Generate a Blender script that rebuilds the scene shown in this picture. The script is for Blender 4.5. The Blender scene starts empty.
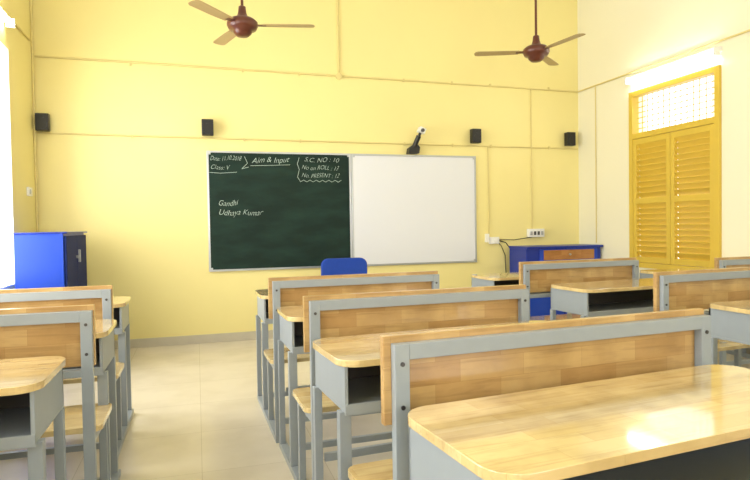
import bpy, math, random
from mathutils import Vector, Matrix
random.seed(3)
scene = bpy.context.scene
scene.view_settings.view_transform = 'Standard'

def lin(c):
    o=[]
    for v in c:
        v=v/255.0
        o.append(v/12.92 if v<=0.04045 else ((v+0.055)/1.055)**2.4)
    return (o[0],o[1],o[2],1.0)

# ---------------------------------------------------------------- materials
def base_mat(name):
    m=bpy.data.materials.new(name); m.use_nodes=True
    nt=m.node_tree; b=nt.nodes.get('Principled BSDF')
    return m,nt,b
def simple(name,col,rough=0.5,metal=0.0,var=0.06,scale=6.0,bump=0.0,coat=0.0,spec=0.5):
    m,nt,b=base_mat(name)
    b.inputs['Roughness'].default_value=rough; b.inputs['Metallic'].default_value=metal
    b.inputs['Coat Weight'].default_value=coat; b.inputs['Specular IOR Level'].default_value=spec
    tc=nt.nodes.new('ShaderNodeTexCoord'); n=nt.nodes.new('ShaderNodeTexNoise')
    n.inputs['Scale'].default_value=scale; n.inputs['Detail'].default_value=5
    nt.links.new(tc.outputs['Object'],n.inputs['Vector'])
    mx=nt.nodes.new('ShaderNodeMix'); mx.data_type='RGBA'
    c=lin(col)
    mx.inputs[6].default_value=(c[0]*(1-var),c[1]*(1-var),c[2]*(1-var),1)
    mx.inputs[7].default_value=(min(1,c[0]*(1+var)),min(1,c[1]*(1+var)),min(1,c[2]*(1+var)),1)
    nt.links.new(n.outputs['Fac'],mx.inputs[0]); nt.links.new(mx.outputs[2],b.inputs['Base Color'])
    if bump>0:
        n2=nt.nodes.new('ShaderNodeTexNoise'); n2.inputs['Scale'].default_value=60; n2.inputs['Detail'].default_value=4
        nt.links.new(tc.outputs['Object'],n2.inputs['Vector'])
        bp=nt.nodes.new('ShaderNodeBump'); bp.inputs['Strength'].default_value=bump; bp.inputs['Distance'].default_value=0.004
        nt.links.new(n2.outputs['Fac'],bp.inputs['Height']); nt.links.new(bp.outputs['Normal'],b.inputs['Normal'])
    return m
def emit(name,col,s):
    m,nt,b=base_mat(name)
    b.inputs['Base Color'].default_value=lin(col)
    b.inputs['Emission Color'].default_value=lin(col); b.inputs['Emission Strength'].default_value=s
    return m
def wood(name,c1,c2,dark,vertical=False,rough=0.22,coat=0.4,bw=0.27,rh=0.055,bump=0.1):
    m,nt,b=base_mat(name)
    tc=nt.nodes.new('ShaderNodeTexCoord')
    sep=nt.nodes.new('ShaderNodeSeparateXYZ'); com=nt.nodes.new('ShaderNodeCombineXYZ')
    nt.links.new(tc.outputs['Object'],sep.inputs[0])
    nt.links.new(sep.outputs['X'],com.inputs['X'])
    nt.links.new(sep.outputs['Z' if vertical else 'Y'],com.inputs['Y'])
    br=nt.nodes.new('ShaderNodeTexBrick')
    br.inputs['Scale'].default_value=1.0; br.inputs['Brick Width'].default_value=bw; br.inputs['Row Height'].default_value=rh
    br.inputs['Mortar Size'].default_value=0.0003; br.inputs['Bias'].default_value=-0.1
    br.inputs['Color1'].default_value=lin(c1); br.inputs['Color2'].default_value=lin(c2)
    br.inputs['Mortar'].default_value=lin([0.65*u+0.35*v for u,v in zip(c2,dark)])
    br.offset=0.37; br.squash=1.0
    nt.links.new(com.outputs[0],br.inputs['Vector'])
    mp=nt.nodes.new('ShaderNodeMapping'); mp.inputs['Scale'].default_value=(3,38,38)
    nt.links.new(tc.outputs['Object'],mp.inputs['Vector'])
    n=nt.nodes.new('ShaderNodeTexNoise'); n.inputs['Scale'].default_value=1.6; n.inputs['Detail'].default_value=6; n.inputs['Distortion'].default_value=0.6
    nt.links.new(mp.outputs[0],n.inputs['Vector'])
    rp=nt.nodes.new('ShaderNodeValToRGB'); rp.color_ramp.elements[0].position=0.5; rp.color_ramp.elements[1].position=0.8
    rp.color_ramp.elements[0].color=(0,0,0,1); rp.color_ramp.elements[1].color=(0.45,0.45,0.45,1)
    nt.links.new(n.outputs['Fac'],rp.inputs[0])
    mx=nt.nodes.new('ShaderNodeMix'); mx.data_type='RGBA'
    nt.links.new(rp.outputs[0],mx.inputs[0]); nt.links.new(br.outputs['Color'],mx.inputs[6]); mx.inputs[7].default_value=lin(dark)
    n2=nt.nodes.new('ShaderNodeTexNoise'); n2.inputs['Scale'].default_value=7; n2.inputs['Detail'].default_value=6
    nt.links.new(tc.outputs['Object'],n2.inputs['Vector'])
    mx2=nt.nodes.new('ShaderNodeMix'); mx2.data_type='RGBA'; mx2.blend_type='MULTIPLY'; mx2.inputs[0].default_value=0.45
    nt.links.new(mx.outputs[2],mx2.inputs[6])
    rp2=nt.nodes.new('ShaderNodeValToRGB'); rp2.color_ramp.elements[0].position=0.35; rp2.color_ramp.elements[1].position=0.6
    rp2.color_ramp.elements[0].color=(0.55,0.48,0.36,1)
    nt.links.new(n2.outputs['Fac'],rp2.inputs[0]); nt.links.new(rp2.outputs[0],mx2.inputs[7])
    nt.links.new(mx2.outputs[2],b.inputs['Base Color'])
    b.inputs['Roughness'].default_value=rough; b.inputs['Coat Weight'].default_value=coat; b.inputs['Coat Roughness'].default_value=0.06
    bp=nt.nodes.new('ShaderNodeBump'); bp.inputs['Strength'].default_value=bump; bp.inputs['Distance'].default_value=0.002
    nt.links.new(n2.outputs['Fac'],bp.inputs['Height']); nt.links.new(bp.outputs['Normal'],b.inputs['Normal'])
    return m

M_wall=simple('yellow_wall_paint',(238,225,154),0.5,0,0.05,1.2,0.15)
M_wallr=simple('cream_wall_paint',(240,236,210),0.55,0,0.03,1.2,0.15)  # right wall paled: the daylight falling on it is put into the colour
M_ceil=simple('ceiling_paint',(244,243,238),0.8)
M_reveal=simple('white_reveal_paint',(250,250,245),0.7,0,0.01)  # white lining and frames; blown-out daylight on the jambs put into the colour
M_pipe=simple('conduit_paint',(222,206,138),0.5,0,0.03)
M_base=simple('skirting_stone',(196,189,170),0.35,0,0.12,9)
M_steel=simple('grey_powder_coat',(148,157,164),0.35,0,0.05,20)
M_steeld=simple('grey_steel_inner',(82,80,78),0.6,0,0.05,20)  # darkened steel: shade inside the shelves put into colour; also dark fittings
M_wtop=wood('varnished_wood_top',(228,206,152),(216,188,128),(150,108,60),False,0.16,0.9,bump=0.14)
M_wback=wood('varnished_wood_panel',(202,168,112),(178,138,84),(112,76,40),True,0.28,0.35,0.2,0.06)
M_black=simple('black_plastic',(22,22,24),0.4)
M_screw=simple('screw_metal',(90,90,92),0.3,0.9)
M_blue=simple('blue_enamel',(22,68,188),0.35,0,0.06,3)
M_blue2=simple('blue_laminate',(18,48,150),0.35,0,0.06,3)
M_navy=simple('navy_enamel',(20,38,98),0.65,0,0.06,3,spec=0.15)
M_chair=simple('blue_fabric',(18,62,160),0.8,0,0.1,30,0.3)
M_alu=simple('aluminium_frame',(180,184,188),0.3,0.7,0.03)
M_wb=simple('whiteboard_surface',(222,225,232),0.22,0,0.015,2)
M_yel=simple('yellow_window_enamel',(212,182,68),0.42,0,0.05,6)
M_fan=simple('brown_fan_enamel',(92,46,32),0.3,0,0.06,8)
M_blade=simple('brown_fan_blade',(172,148,104),0.4,0,0.05,8)
M_white=simple('white_plastic',(238,238,232),0.4,0,0.02)
M_chalk=simple('chalk',(180,198,188),0.9,0,0.3,40)
M_tube=emit('fluorescent_tube',(255,255,250),24.0)
M_drawer=wood('drawer_wood',(186,134,80),(166,112,62),(110,72,38),True,0.4,0.1)

M_green,nt,b=base_mat('green_chalkboard')
tc=nt.nodes.new('ShaderNodeTexCoord'); mp=nt.nodes.new('ShaderNodeMapping'); mp.inputs['Scale'].default_value=(1.2,1,3.5); mp.inputs['Rotation'].default_value=(0,0.5,0)
n=nt.nodes.new('ShaderNodeTexNoise'); n.inputs['Scale'].default_value=2.2; n.inputs['Detail'].default_value=7
nt.links.new(tc.outputs['Object'],mp.inputs[0]); nt.links.new(mp.outputs[0],n.inputs['Vector'])
rp=nt.nodes.new('ShaderNodeValToRGB'); rp.color_ramp.elements[0].position=0.4; rp.color_ramp.elements[1].position=0.8
rp.color_ramp.elements[0].color=lin((6,34,27)); rp.color_ramp.elements[1].color=lin((24,55,46))
nt.links.new(n.outputs['Fac'],rp.inputs[0]); nt.links.new(rp.outputs[0],b.inputs['Base Color']); b.inputs['Roughness'].default_value=0.6
b.inputs['Specular IOR Level'].default_value=0.3

M_floor,nt,b=base_mat('floor_tiles')
tc=nt.nodes.new('ShaderNodeTexCoord'); br=nt.nodes.new('ShaderNodeTexBrick')
br.offset=0.0; br.inputs['Scale'].default_value=1.0; br.inputs['Brick Width'].default_value=0.6; br.inputs['Row Height'].default_value=0.6
br.inputs['Mortar Size'].default_value=0.0016; br.inputs['Mortar Smooth'].default_value=0.2
br.inputs['Color1'].default_value=lin((222,214,196)); br.inputs['Color2'].default_value=lin((217,208,189)); br.inputs['Mortar'].default_value=lin((192,182,160))
nt.links.new(tc.outputs['Object'],br.inputs['Vector'])
n=nt.nodes.new('ShaderNodeTexNoise'); n.inputs['Scale'].default_value=3; n.inputs['Detail'].default_value=8; nt.links.new(tc.outputs['Object'],n.inputs['Vector'])
rp=nt.nodes.new('ShaderNodeValToRGB'); rp.color_ramp.elements[0].position=0.3; rp.color_ramp.elements[0].color=(0.82,0.8,0.76,1); rp.color_ramp.elements[1].position=0.6
nt.links.new(n.outputs['Fac'],rp.inputs[0])
mx=nt.nodes.new('ShaderNodeMix'); mx.data_type='RGBA'; mx.blend_type='MULTIPLY'; mx.inputs[0].default_value=0.6
nt.links.new(br.outputs['Color'],mx.inputs[6]); nt.links.new(rp.outputs[0],mx.inputs[7]); nt.links.new(mx.outputs[2],b.inputs['Base Color'])
b.inputs['Roughness'].default_value=0.22

# ---------------------------------------------------------------- builder
class MB:
    def __init__(s): s.v=[]; s.f=[]; s.m=[]; s.sm=[]; s.mats=[]
    def mi(s,mat):
        if mat not in s.mats: s.mats.append(mat)
        return s.mats.index(mat)
    def add(s,vs,fs,mat,smooth=False):
        o=len(s.v); s.v+= [tuple(v) for v in vs]
        k=s.mi(mat)
        for f in fs:
            s.f.append([i+o for i in f]); s.m.append(k); s.sm.append(smooth)
    def box(s,x0,x1,y0,y1,z0,z1,mat,T=None):
        vs=[Vector(p) for p in [(x0,y0,z0),(x1,y0,z0),(x1,y1,z0),(x0,y1,z0),(x0,y0,z1),(x1,y0,z1),(x1,y1,z1),(x0,y1,z1)]]
        if T is not None: vs=[T@v for v in vs]
        s.add(vs,[(0,3,2,1),(4,5,6,7),(0,1,5,4),(1,2,6,5),(2,3,7,6),(3,0,4,7)],mat)
    def cyl(s,p0,p1,r,mat,n=16,r1=None):
        p0=Vector(p0);p1=Vector(p1); r1=r if r1 is None else r1
        d=(p1-p0).normalized(); a=d.orthogonal().normalized(); c=d.cross(a)
        vs=[]
        for p,rr in ((p0,r),(p1,r1)):
            for i in range(n):
                t=2*math.pi*i/n; vs.append(p+a*math.cos(t)*rr+c*math.sin(t)*rr)
        s.add(vs,[(i,(i+1)%n,n+(i+1)%n,n+i) for i in range(n)],mat,True)
        s.add(vs,[tuple(range(n))[::-1],tuple(range(n,2*n))],mat)
    def path(s,pts,r,mat,n=8):
        for a,b2 in zip(pts[:-1],pts[1:]): s.cyl(a,b2,r,mat,n)
    def lathe(s,cx,cy,prof,mat,n=32):
        vs=[];fs=[]
        for r,z in prof:
            for i in range(n):
                t=2*math.pi*i/n; vs.append((cx+r*math.cos(t),cy+r*math.sin(t),z))
        for j in range(len(prof)-1):
            for i in range(n): fs.append((j*n+i,j*n+(i+1)%n,(j+1)*n+(i+1)%n,(j+1)*n+i))
        s.add(vs,fs,mat,True)
    def prism(s,poly,z0,z1,mat,T=None):
        n=len(poly); vs=[Vector((x,y,z0)) for x,y in poly]+[Vector((x,y,z1)) for x,y in poly]
        if T is not None: vs=[T@v for v in vs]
        s.add(vs,[tuple(range(n))[::-1],tuple(range(n,2*n))]+[(i,(i+1)%n,n+(i+1)%n,n+i) for i in range(n)],mat)
    def build(s,name,bevel=0.003,parent=None,seg=2):
        me=bpy.data.meshes.new(name); me.from_pydata(s.v,[],s.f)
        for m in s.mats: me.materials.append(m)
        for p,k,q in zip(me.polygons,s.m,s.sm): p.material_index=k; p.use_smooth=q
        me.update()
        ob=bpy.data.objects.new(name,me); scene.collection.objects.link(ob)
        if bevel>0:
            md=ob.modifiers.new('bevel','BEVEL'); md.width=bevel; md.segments=seg; md.limit_method='ANGLE'; md.angle_limit=math.radians(50); md.harden_normals=False
        if parent: ob.parent=parent
        return ob
def rrect(x0,x1,y0,y1,r,n=8):
    pts=[]
    for cx,cy,a in ((x1-r,y1-r,0),(x0+r,y1-r,90),(x0+r,y0+r,180),(x1-r,y0+r,270)):
        for i in range(n+1):
            t=math.radians(a+90*i/n); pts.append((cx+r*math.cos(t),cy+r*math.sin(t)))
    return pts

# ---------------------------------------------------------------- room
XL,XR,YB,YF,H=-1.47,4.63,-2.2,6.40,4.2
TH=0.2
def wall_x(name,xa,xb,y0,y1,openings,mat):
    mb=MB(); y=y0
    for (a,b2,z0,z1) in sorted(openings):
        mb.box(xa,xb,y,a,0,H,mat); mb.box(xa,xb,a,b2,0,z0,mat); mb.box(xa,xb,a,b2,z1,H,mat); y=b2
    mb.box(xa,xb,y,y1,0,H,mat)
    return mb.build(name,0)
mb=MB(); mb.box(XL-TH,XR+TH,YB-TH,YF+TH,-0.1,0,M_floor); mb.build('floor',0)
mb=MB(); mb.box(XL-TH,XR+TH,YB-TH,YF+TH,H,H+0.1,M_ceil); mb.build('ceiling',0)
mb=MB(); mb.box(XL-TH,XR+TH,YF,YF+TH,0,H,M_wall); mb.build('wall_front',0)
mb=MB()
mb.box(XL-TH,XR+TH,YB-TH,YB,0,0.9,M_wall); mb.box(XL-TH,XR+TH,YB-TH,YB,2.7,H,M_wall)
for a,b2 in ((XL-TH,-0.8),(0.8,2.2),(3.8,XR+TH)): mb.box(a,b2,YB-TH,YB,0.9,2.7,M_wall)
mb.build('wall_back',0)
LW=[(4.25,5.62,0.75,2.72),(2.1,3.5,0.75,2.72),(-0.2,1.2,0.75,2.72)]  # the nearer two openings are unseen, added to let light in
RW=[(4.28,5.46,0.70,2.62)]
wall_x('wall_left',XL-TH,XL,YB,YF,LW,M_wall)
wall_x('wall_right',XR,XR+TH,YB,YF,RW,M_wallr)

mb=MB(); mb.box(XL+0.012,XR-0.012,YF-0.012,YF,0,0.09,M_base); mb.build('baseboard_front',0.002)
mb=MB(); mb.box(XL,XL+0.012,YB,YF,0,0.09,M_base); mb.build('baseboard_left',0.002)
mb=MB(); mb.box(XR-0.012,XR,YB,YF,0,0.09,M_base); mb.build('baseboard_right',0.002)

for k,(a,b2,z0,z1) in enumerate(LW):
    mb=MB()
    X0=XL-TH; X1=XL
    mb.box(X0,X1,b2-0.01,b2,z0,z1,M_reveal); mb.box(X0,X1,a,a+0.01,z0,z1,M_reveal)
    mb.box(X0,X1,a,b2,z1-0.01,z1,M_reveal); mb.box(X0,X1,a,b2,z0,z0+0.01,M_reveal)
    for yy in (a+0.03,(a+b2)/2,b2-0.03): mb.box(X0,X0+0.04,yy-0.02,yy+0.02,z0,z1,M_reveal)
    for zz in (z0+0.03,2.12,z1-0.03): mb.box(X0,X0+0.04,a,b2,zz-0.02,zz+0.02,M_reveal)
    for i in range(1,12):
        yy=a+(b2-a)*i/12; mb.cyl((X0+0.02,yy,z0),(X0+0.02,yy,z1),0.006,M_white,8)
    mb.build('window_%d'%(k+1),0)

# right window: yellow louvred shutters, grille above
mb=MB(); a,b2,z0,z1=RW[0]; zt=2.13
xi=XR-0.03; xo=XR+0.06; fw=0.055
mb.box(xi,xo,a,a+fw,z0,z1,M_yel); mb.box(xi,xo,b2-fw,b2,z0,z1,M_yel)
mb.box(xi,xo,a+fw,b2-fw,z1-fw,z1,M_yel); mb.box(xi,xo,a+fw,b2-fw,z0,z0+fw,M_yel); mb.box(xi,xo,a+fw,b2-fw,zt-0.03,zt+0.03,M_yel)
ym=(a+b2)/2
for i in range(1,14):
    yy=a+fw+(b2-a-2*fw)*i/14; mb.cyl((XR+0.04,yy,zt+0.03),(XR+0.04,yy,z1-fw),0.005,M_yel,6)
for i in range(1,7):
    zz=zt+0.03+(z1-fw-zt-0.03)*i/7; mb.cyl((XR+0.045,a+fw,zz),(XR+0.045,b2-fw,zz),0.005,M_yel,6)
for (ya,yb) in ((a+fw+0.003,ym-0.003),(ym+0.003,b2-fw-0.003)):
    st=0.05; za=z0+fw+0.003; zb=zt-0.033; zm=za+(zb-za)*0.5
    xa,xb=XR-0.025,XR+0.02
    mb.box(xa,xb,ya,ya+st,za,zb,M_yel); mb.box(xa,xb,yb-st,yb,za,zb,M_yel)
    for zz in (za,zm-0.035,zb-0.06): mb.box(xa,xb,ya+st,yb-st,zz,zz+0.06,M_yel)
    for (s0,s1) in ((za+0.06,zm-0.035),(zm+0.025,zb-0.06)):
        n=10
        for i in range(n):
            zz=s0+(s1-s0)*(i+0.5)/n
            # outer edge lower (sheds rain), overlapping like real louvres
            T=Matrix.Translation((XR+0.012,0,zz))@Matrix.Rotation(math.radians(44),4,'Y')
            mb.box(-0.046,0.046,ya+st,yb-st,-0.004,0.004,M_yel,T)
mb.build('window_4',0.002)

def tube(name,x,sx,y0,y1,z):
    mb=MB(); x=x+sx*0.003
    mb.box(min(x,x+sx*0.035),max(x,x+sx*0.035),y0,y1,z+0.005,z+0.045,M_white)
    for yy in (y0+0.02,y1-0.02): mb.box(min(x+sx*.01,x+sx*0.075),max(x+sx*.01,x+sx*0.075),yy-0.012,yy+0.012,z-0.03,z+0.04,M_white)
    mb.cyl((x+sx*0.055,y0+0.03,z-0.005),(x+sx*0.055,y1-0.03,z-0.005),0.019,M_tube,14)
    mb.build(name,0)
tube('tube_light',XR,-1,4.27,5.47,2.74)
tube('tube_light.001',XL,1,4.35,5.55,2.90)
tube('tube_light.002',XR,-1,0.2,1.4,2.74)  # unseen tube, added to brighten the room
tube('tube_light.003',XL,1,0.0,1.2,2.90)  # second unseen tube added for fill light

# conduits
mb=MB(); r=0.010
mb.path([(XL+0.02,YF-r,2.875),(XR-0.02,YF-r,2.84)],r,M_pipe)
mb.path([(XL+0.02,YF-r,2.14),(XR-0.02,YF-r,2.125)],0.008,M_pipe)
mb.path([(1.54,YF-r,2.85),(1.54,YF-r,H)],0.012,M_pipe)
mb.path([(3.95,YF-r,2.85),(3.95,YF-r,1.13)],0.007,M_pipe)
mb.path([(3.36,YF-r,2.12),(3.36,YF-r,1.05)],0.007,M_pipe)
mb.cyl((1.54,YF-0.03,2.855),(1.54,YF,2.855),0.035,M_pipe)
for x in (-0.6,0.5,1.1,2.3,2.9,3.4,4.2):
    for z in (2.855,2.13): mb.box(x-0.008,x+0.008,YF-0.022,YF,z-0.017,z+0.017,M_pipe)
mb.build('trim_1',0)
mb=MB()
mb.path([(XR-r,YF-0.02,2.84),(XR-r,0,2.84)],r,M_pipe)
mb.path([(XR-r,6.05,2.84),(XR-r,6.05,0.95)],0.006,M_pipe)
mb.build('trim_2',0)
mb=MB()
mb.path([(XL+r,YF-0.12,2.99),(XL+r,0,2.99)],r,M_pipe)
mb.path([(XL+r,YF-0.05,0.1),(XL+r,YF-0.05,H)],0.012,M_pipe)
mb.build('trim_3',0)

# ---------------------------------------------------------------- boards
z0,z1=0.745,2.005
YP=YF-0.003
def board(name,xa,xb,surf):
    mb=MB(); t=0.02; yf=YP-0.024
    mb.box(xa+t,xb-t,YP-0.018,YP,z0+t,z1-t,surf)
    mb.box(xa,xb,yf,YP,z1-t,z1,M_alu); mb.box(xa,xb,yf,YP,z0,z0+t,M_alu)
    mb.box(xa,xa+t,yf,YP,z0+t,z1-t,M_alu); mb.box(xb-t,xb,yf,YP,z0+t,z1-t,M_alu)
    for cx in (xa+0.02,xb-0.02):
        for cz in (z0+0.02,z1-0.02): mb.box(cx-0.02,cx+0.02,yf-0.003,yf+0.002,cz-0.02,cz+0.02,M_alu)
    return mb.build(name,0.002)
cb=board('chalkboard',0.115,1.658,M_green)
board('whiteboard',1.662,3.19,M_wb)
YC=YP-0.0195
def chalk_text(txt,x,z,size,xs=1.0,rot=0.0):
    cu=bpy.data.curves.new('chalk_text','FONT'); cu.body=txt; cu.size=size; cu.shear=0.45; cu.extrude=0.0006; cu.offset=-0.0012
    o=bpy.data.objects.new('t',cu); scene.collection.objects.link(o)
    bpy.context.view_layer.update()
    me=bpy.data.meshes.new_from_object(o.evaluated_get(bpy.context.evaluated_depsgraph_get()))
    bpy.data.objects.remove(o)
    me.materials.clear(); me.materials.append(M_chalk)
    for v in me.vertices:
        v.co.y+=0.006*math.sin(v.co.x*23+x*7); v.co.x+=0.003*math.sin(v.co.y*50+v.co.x*9)
    ob=bpy.data.objects.new('chalk_writing',me); scene.collection.objects.link(ob)
    ob.matrix_world=Matrix.Translation((x,YC,z))@Matrix.Rotation(math.radians(90),4,'X')@Matrix.Rotation(rot,4,'Z')@Matrix.Diagonal((xs,1,1,1))
    ob.parent=cb
chalk_text('Date: 11.10.2018',0.145,1.90,0.066,0.70,0.04)
chalk_text('Class: V',0.145,1.81,0.066,0.9,0.02)
chalk_text('Aim & Input',0.57,1.885,0.085,0.95,0.03)
chalk_text('Gandhi',0.215,1.43,0.082,0.85,0.03)
chalk_text('Udhaya Kumar',0.215,1.335,0.084,0.9,-0.01)
chalk_text('S.C. NO : 10',1.13,1.905,0.07,1.05)
chalk_text('No on ROLL : 13',1.10,1.82,0.066,0.88)
chalk_text('No. PRESENT : 12',1.10,1.735,0.066,0.84)
mb=MB()
def stroke(p): mb.path([(x,YC,z+0.02) for x,z in p],0.0024,M_chalk,6)
stroke([(0.5,1.93),(0.53,1.86),(0.47,1.80),(0.54,1.82)])
stroke([(0.56,1.835),(0.75,1.84),(0.98,1.85)])
stroke([(0.14,1.76),(0.25,1.752),(0.42,1.765)])
stroke([(1.09+0.035*i,1.675+(0.012 if i%2 else -0.008)) for i in range(14)])
stroke([(1.08,1.93),(1.06,1.86),(1.08,1.80),(1.06,1.72),(1.09,1.67)])
ob=mb.build('chalk_strokes',0,cb)

def speaker(name,x,z):
    mb=MB()
    mb.box(-0.058,0.058,-0.075,0.0,-0.082,0.082,M_black,Matrix.Translation((x,YF-0.03,z)))
    mb.box(x-0.02,x+0.02,YF-0.03,YF,z-0.02,z+0.02,M_black)
    mb.cyl((x,YF-0.109,z-0.025),(x,YF-0.104,z-0.025),0.042,M_black,24)
    mb.cyl((x,YF-0.109,z+0.05),(x,YF-0.104,z+0.05),0.018,M_black,16)
    mb.build(name,0.006)
for i,x in enumerate((-1.385,0.13,3.17,4.46)): speaker('wall_speaker' if i==0 else 'wall_speaker.%03d'%i,x,2.235)

mb=MB()
T=Matrix.Translation((2.39,YF-0.002,2.015))@Matrix.Rotation(math.radians(90),4,'X')
mb.prism([(-0.07,0.0),(0.06,0.0),(0.07,0.07),(0.03,0.12),(-0.06,0.06)],0,0.09,M_black,T)
mb.cyl((2.39,YF-0.06,2.07),(2.435,YF-0.12,2.21),0.028,M_black,12)
mb.cyl((2.435,YF-0.12,2.20),(2.445,YF-0.14,2.245),0.016,M_black,12)
T=Matrix.Translation((2.455,YF-0.15,2.26))@Matrix.Rotation(0.4,4,'Y')
mb.box(-0.04,0.035,-0.045,0.04,-0.025,0.035,M_white,T)
mb.cyl((2.45,YF-0.215,2.26),(2.45,YF-0.19,2.26),0.02,M_steeld,12)
mb.build('wall_mounted_document_camera',0.004)

mb=MB()
mb.box(3.88,4.10,YF-0.05,YF,1.03,1.13,M_white)
for i in range(4): mb.box(3.90+i*0.05,3.93+i*0.05,YF-0.058,YF-0.05,1.055,1.10,M_steeld if i in (1,2) else M_alu)
mb.build('switchboard',0.004)
mb=MB()
mb.box(3.36,3.48,YF-0.045,YF,0.96,1.04,M_white); mb.box(3.40,3.45,YF-0.07,YF-0.045,0.97,1.02,M_white)
mb.box(3.31,3.35,YF-0.04,YF,0.98,1.08,M_white)
mb.path([(3.48,YF-0.02,1.0),(3.58,YF-0.02,0.97),(3.66,YF-0.02,0.87),(3.70,YF-0.02,0.80),(3.72,YF-0.02,0.60)],0.006,M_black)
mb.path([(3.45,YF-0.03,1.0),(3.52,YF-0.02,0.93),(3.57,YF-0.02,0.82),(3.58,YF-0.02,0.6)],0.005,M_black)
mb.path([(3.48,YF-0.012,1.01),(3.7,YF-0.012,1.0),(3.95,YF-0.012,1.03)],0.004,M_black)
mb.build('wall_socket',0)
mb=MB(); mb.box(XL,XL+0.02,6.05,6.17,1.52,1.60,M_white); mb.box(XL+0.02,XL+0.027,6.07,6.10,1.54,1.58,M_alu); mb.build('light_switch',0.002)

def fan(name,x,y,z,ang):
    mb=MB()
    mb.lathe(x,y,[(0.0,z-0.10),(0.05,z-0.097),(0.075,z-0.075),(0.08,z-0.05),(0.115,z-0.04),(0.13,z-0.01),(0.128,z+0.02),(0.10,z+0.045),(0.05,z+0.06),(0.035,z+0.10),(0.03,z+0.15),(0.014,z+0.16)],M_fan)
    mb.cyl((x,y,z+0.14),(x,y,H-0.06),0.012,M_fan,12)
    mb.lathe(x,y,[(0.014,H-0.16),(0.05,H-0.12),(0.065,H-0.0)],M_fan)
    for k in range(3):
        T=Matrix.Translation((x,y,z-0.005))@Matrix.Rotation(ang+k*2*math.pi/3,4,'Z')@Matrix.Rotation(math.radians(6),4,'X')
        mb.box(0.1,0.2,-0.022,0.022,-0.004,0.004,M_fan,T)
        poly=[(0.17,-0.045),(0.3,-0.055),(0.57,-0.06),(0.6,-0.045),(0.61,0.0),(0.6,0.04),(0.57,0.052),(0.3,0.046),(0.17,0.04)]
        mb.prism(poly,-0.002,0.003,M_blade,T)
    mb.build(name,0)
fan('ceiling_fan',0.41,5.15,2.92,math.radians(-12))
fan('ceiling_fan.001',3.26,5.17,2.90,math.radians(40))

# ---------------------------------------------------------------- furniture
mb=MB()
xa,xb,ya,yb,zt=-1.37,-1.0,5.22,6.12,1.175
mb.box(xa,xb-0.02,ya,yb,0.06,zt,M_blue); mb.box(xa+0.02,xb-0.04,ya+0.02,yb-0.02,0,0.06,M_black)
ym=(ya+yb)/2
for (p,q) in ((ya+0.01,ym-0.003),(ym+0.003,yb-0.01)): mb.box(xb-0.02,xb,p,q,0.08,zt-0.02,M_navy)
mb.box(xb,xb+0.02,ym+0.03,ym+0.05,0.92,1.03,M_alu); mb.cyl((xb,ym-0.05,0.97),(xb+0.02,ym-0.05,0.97),0.012,M_alu)
mb.box(xa-0.0,xb+0.01,ya-0.01,yb+0.01,zt,zt+0.012,M_blue2)
mb.build('steel_cupboard',0.004)

mb=MB()
xa,xb,ya,yb,zt=3.60,4.60,5.93,6.33,0.93
mb.box(xa-0.01,xb+0.01,ya-0.02,yb,zt-0.025,zt,M_blue2)
mb.box(xa,xb,ya+0.02,yb,0.08,zt-0.025,M_blue2); mb.box(xa+0.02,xb-0.02,ya+0.05,yb,0,0.08,M_black)
mb.box(xa+0.22,xb-0.10,ya,ya+0.02,zt-0.16,zt-0.045,M_drawer)
mb.box(xa+0.17,xb-0.05,ya+0.008,ya+0.02,zt-0.18,zt-0.03,M_blue)
for p,q in ((xa+0.02,xa+0.48),(xa+0.52,xb-0.02)): mb.box(p,q,ya,ya+0.02,0.1,zt-0.21,M_blue)
mb.cyl((xa+0.56,ya-0.02,zt-0.1),(xa+0.56,ya,zt-0.1),0.012,M_alu); mb.cyl((xa+0.45,ya-0.02,0.5),(xa+0.45,ya,0.5),0.012,M_alu); mb.cyl((xa+0.55,ya-0.02,0.5),(xa+0.55,ya,0.5),0.012,M_alu)
mb.build('teacher_cabinet',0.003)

mb=MB()
cx,cy=1.36,5.55
T=Matrix.Translation((cx,cy+0.0,0.67))@Matrix.Rotation(math.radians(90),4,'X')
mb.prism(rrect(-0.225,0.225,-0.2,0.22,0.07),-0.03,0.03,M_chair,T)
mb.prism(rrect(cx-0.23,cx+0.23,cy+0.06,cy+0.50,0.08),0.42,0.48,M_chair)
mb.box(cx-0.03,cx+0.03,cy+0.025,cy+0.045,0.40,0.60,M_black); mb.box(cx-0.03,cx+0.03,cy+0.03,cy+0.3,0.395,0.42,M_black)
mb.cyl((cx,cy+0.28,0.08),(cx,cy+0.28,0.41),0.025,M_black)
for k in range(5):
    a=k*2*math.pi/5+0.3; ex,ey=cx+0.25*math.cos(a),cy+0.28+0.25*math.sin(a)
    mb.cyl((cx,cy+0.28,0.11),(ex,ey,0.07),0.022,M_black,10,0.014)
    mb.cyl((ex-0.012,ey,0.027),(ex+0.012,ey,0.027),0.027,M_black,16)
    mb.cyl((ex,ey,0.03),(ex,ey,0.07),0.008,M_black,8)
mb.build('office_chair',0.006)

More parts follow.
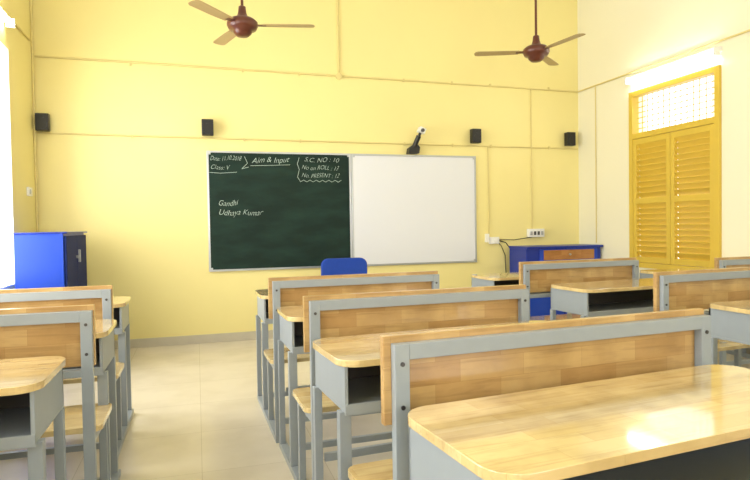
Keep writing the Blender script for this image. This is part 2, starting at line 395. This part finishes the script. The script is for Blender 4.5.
cnt=[0]
HB,HD,HS=0.90,0.765,0.45
def unit(x0,W,F,Fn,rot=0.0,dx=0.0):
    """bench back at F, seat in front of it, desk further forward, just behind Fn. Built about local origin (x0,F)."""
    mb=MB(); t=0.04; d=0.028; S=M_steel
    X0,X1=0.0,W; L=Fn-F
    for xa in (X0,X1-t): mb.box(xa,xa+t,-d,0,0.03,HB,S)
    mb.box(X0+t,X1-t,-d,0,HB-t,HB,S)
    mb.box(X0+t,X1-t,-d,0,0.655,0.68,S)
    mb.box(X0-0.02,X1+0.004,0.001,0.024,0.69,HB+0.018,M_wback)
    for xa in (X0+t/2,X1-t/2):
        for zz in (HB-0.05,0.74): mb.cyl((xa,-d-0.003,zz),(xa,-d,zz),0.006,M_screw,10)
    mb.prism(rrect(X0-0.015,X1+0.015,0.03,0.36,0.04,5),HS-0.022,HS,M_wtop)
    for xa in (X0+0.005,X1-t+0.005):
        mb.box(xa,xa+0.03,0.0,0.34,HS-0.055,HS-0.023,S)
        mb.box(xa,xa+0.03,0.29,0.32,0.03,HS-0.055,S)
    mb.box(X0+0.03,X1-0.03,0.29,0.31,HS-0.055,HS-0.025,S)
    ya,yb=L-0.475,L-0.05
    D0,D1=X0+dx,X1+dx
    mb.prism(rrect(D0-0.005,D1+0.005,ya,yb,0.075,8),HD-0.022,HD,M_wtop)
    bx0,bx1,by0,by1,bz0,bz1=D0+0.014,D1-0.014,ya+0.03,yb-0.02,HD-0.165,HD-0.023
    mb.box(bx0,bx0+0.012,by0,by1,bz0,bz1,S); mb.box(bx1-0.012,bx1,by0,by1,bz0,bz1,S)
    mb.box(bx0,bx1,by1-0.012,by1,bz0,bz1,S); mb.box(bx0,bx1,by0,by1,bz0-0.01,bz0,S)
    mb.box(bx0,bx1,by0-0.003,by0+0.008,bz0-0.018,bz0+0.018,S)
    mb.box(bx0+0.013,bx1-0.013,by0+0.01,by1-0.013,bz0+0.001,bz0+0.004,S)
    mb.box(bx0+0.013,bx1-0.013,by1-0.018,by1-0.013,bz0+0.004,bz1,M_steeld)  # dark back liner stands in for the shade in the shelf
    mb.box(bx0+0.013,bx1-0.013,by0+0.03,by1-0.018,bz1-0.004,bz1-0.001,M_steeld)  # dark sheet under the desktop, painted as shade
    for xa in (D0+0.0,D1-t):
        mb.box(xa,xa+t,by0+0.015,by0+0.05,0.03,bz0-0.01,S)
        mb.box(xa,xa+0.03,by1-0.04,by1-0.01,0.03,bz0-0.01,S)
    for xa in (X0,X1-t):
        mb.box(xa,xa+t,-d,by1,0.0,0.03,S)
    mb.box(X0+t,X1-t,by0+0.02,by0+0.045,0.10,0.13,S)
    mb.box(X0+t,X1-t,by1-0.035,by1-0.015,0.30,0.33,S)
    mb.box(X0+t,X1-t,-d+0.002,-0.002,0.10,0.13,S)
    nm='school_desk_with_bench' if cnt[0]==0 else 'school_desk_with_bench.%03d'%cnt[0]
    cnt[0]+=1
    ob=mb.build(nm,0.0035)
    ob.location=(x0,F,0); ob.rotation_euler=(0,0,math.radians(rot))
# middle column
unit(0.54,1.08,0.36,1.365,5.5)
unit(0.466,1.08,1.42,2.30,4.0)
unit(0.428,1.01,2.36,3.28,1.5)
unit(0.395,1.00,3.30,4.24,1.0)
# left column
unit(-1.44,1.0,0.42,1.25,0)
unit(-1.44,1.0,1.33,2.33,0)
unit(-1.40,1.02,2.42,3.17,0)
unit(-1.44,1.02,3.24,4.20,0)
# right column
unit(2.57,1.02,0.75,1.45,0)
unit(2.55,1.02,1.60,2.52,0)
unit(2.44,1.02,2.66,3.70,4.0)
unit(2.27,1.02,3.80,4.70,1.5)
# far right
unit(3.76,0.83,3.50,4.42,0)

# ---------------------------------------------------------------- light
w=bpy.data.worlds.new('sky'); scene.world=w; w.use_nodes=True
bg=w.node_tree.nodes['Background']; bg.inputs[0].default_value=(1.0,0.99,0.975,1); bg.inputs[1].default_value=2.5
def area(name,loc,rot,sx,sy,p,col=(1,1,1)):
    l=bpy.data.lights.new(name,'AREA'); l.shape='RECTANGLE'; l.size=sx; l.size_y=sy; l.energy=p; l.color=col
    o=bpy.data.objects.new(name,l); o.location=loc; o.rotation_euler=rot; scene.collection.objects.link(o)
for k,(a,b2,z0,z1) in enumerate(LW):
    area('daylight_%d'%k,(XL-TH-0.15,(a+b2)/2,1.75),(0,math.radians(-90),0),2.0,1.4,(95,85,66)[k],(1,0.99,0.98))
area('daylight_back',(0.0,YB-TH-0.15,1.8),(math.radians(90),0,0),1.6,1.8,44,(1,0.99,0.98))  # added fill lamp behind the camera, at an unseen rear opening
area('daylight_back2',(3.0,YB-TH-0.15,1.8),(math.radians(90),0,0),1.6,1.8,44,(1,0.99,0.98))  # second added fill lamp, out of view at the rear

# ---------------------------------------------------------------- camera
cam=bpy.data.cameras.new('camera'); co=bpy.data.objects.new('camera',cam); scene.collection.objects.link(co)
th=math.radians(16.8); p=math.radians(1.4); rl=0.0155
f=Vector((math.sin(th)*math.cos(p),math.cos(th)*math.cos(p),-math.sin(p)))
rt=Vector((math.cos(th),-math.sin(th),0)); up=rt.cross(f)
r2=rt*math.cos(rl)-up*math.sin(rl); u2=up*math.cos(rl)+rt*math.sin(rl)
Mx=Matrix((r2,u2,-f)).transposed().to_4x4(); Mx.translation=Vector((0,0,1.2))
co.matrix_world=Mx
cam.sensor_width=36; cam.lens=28.32; cam.clip_start=0.02
scene.camera=co
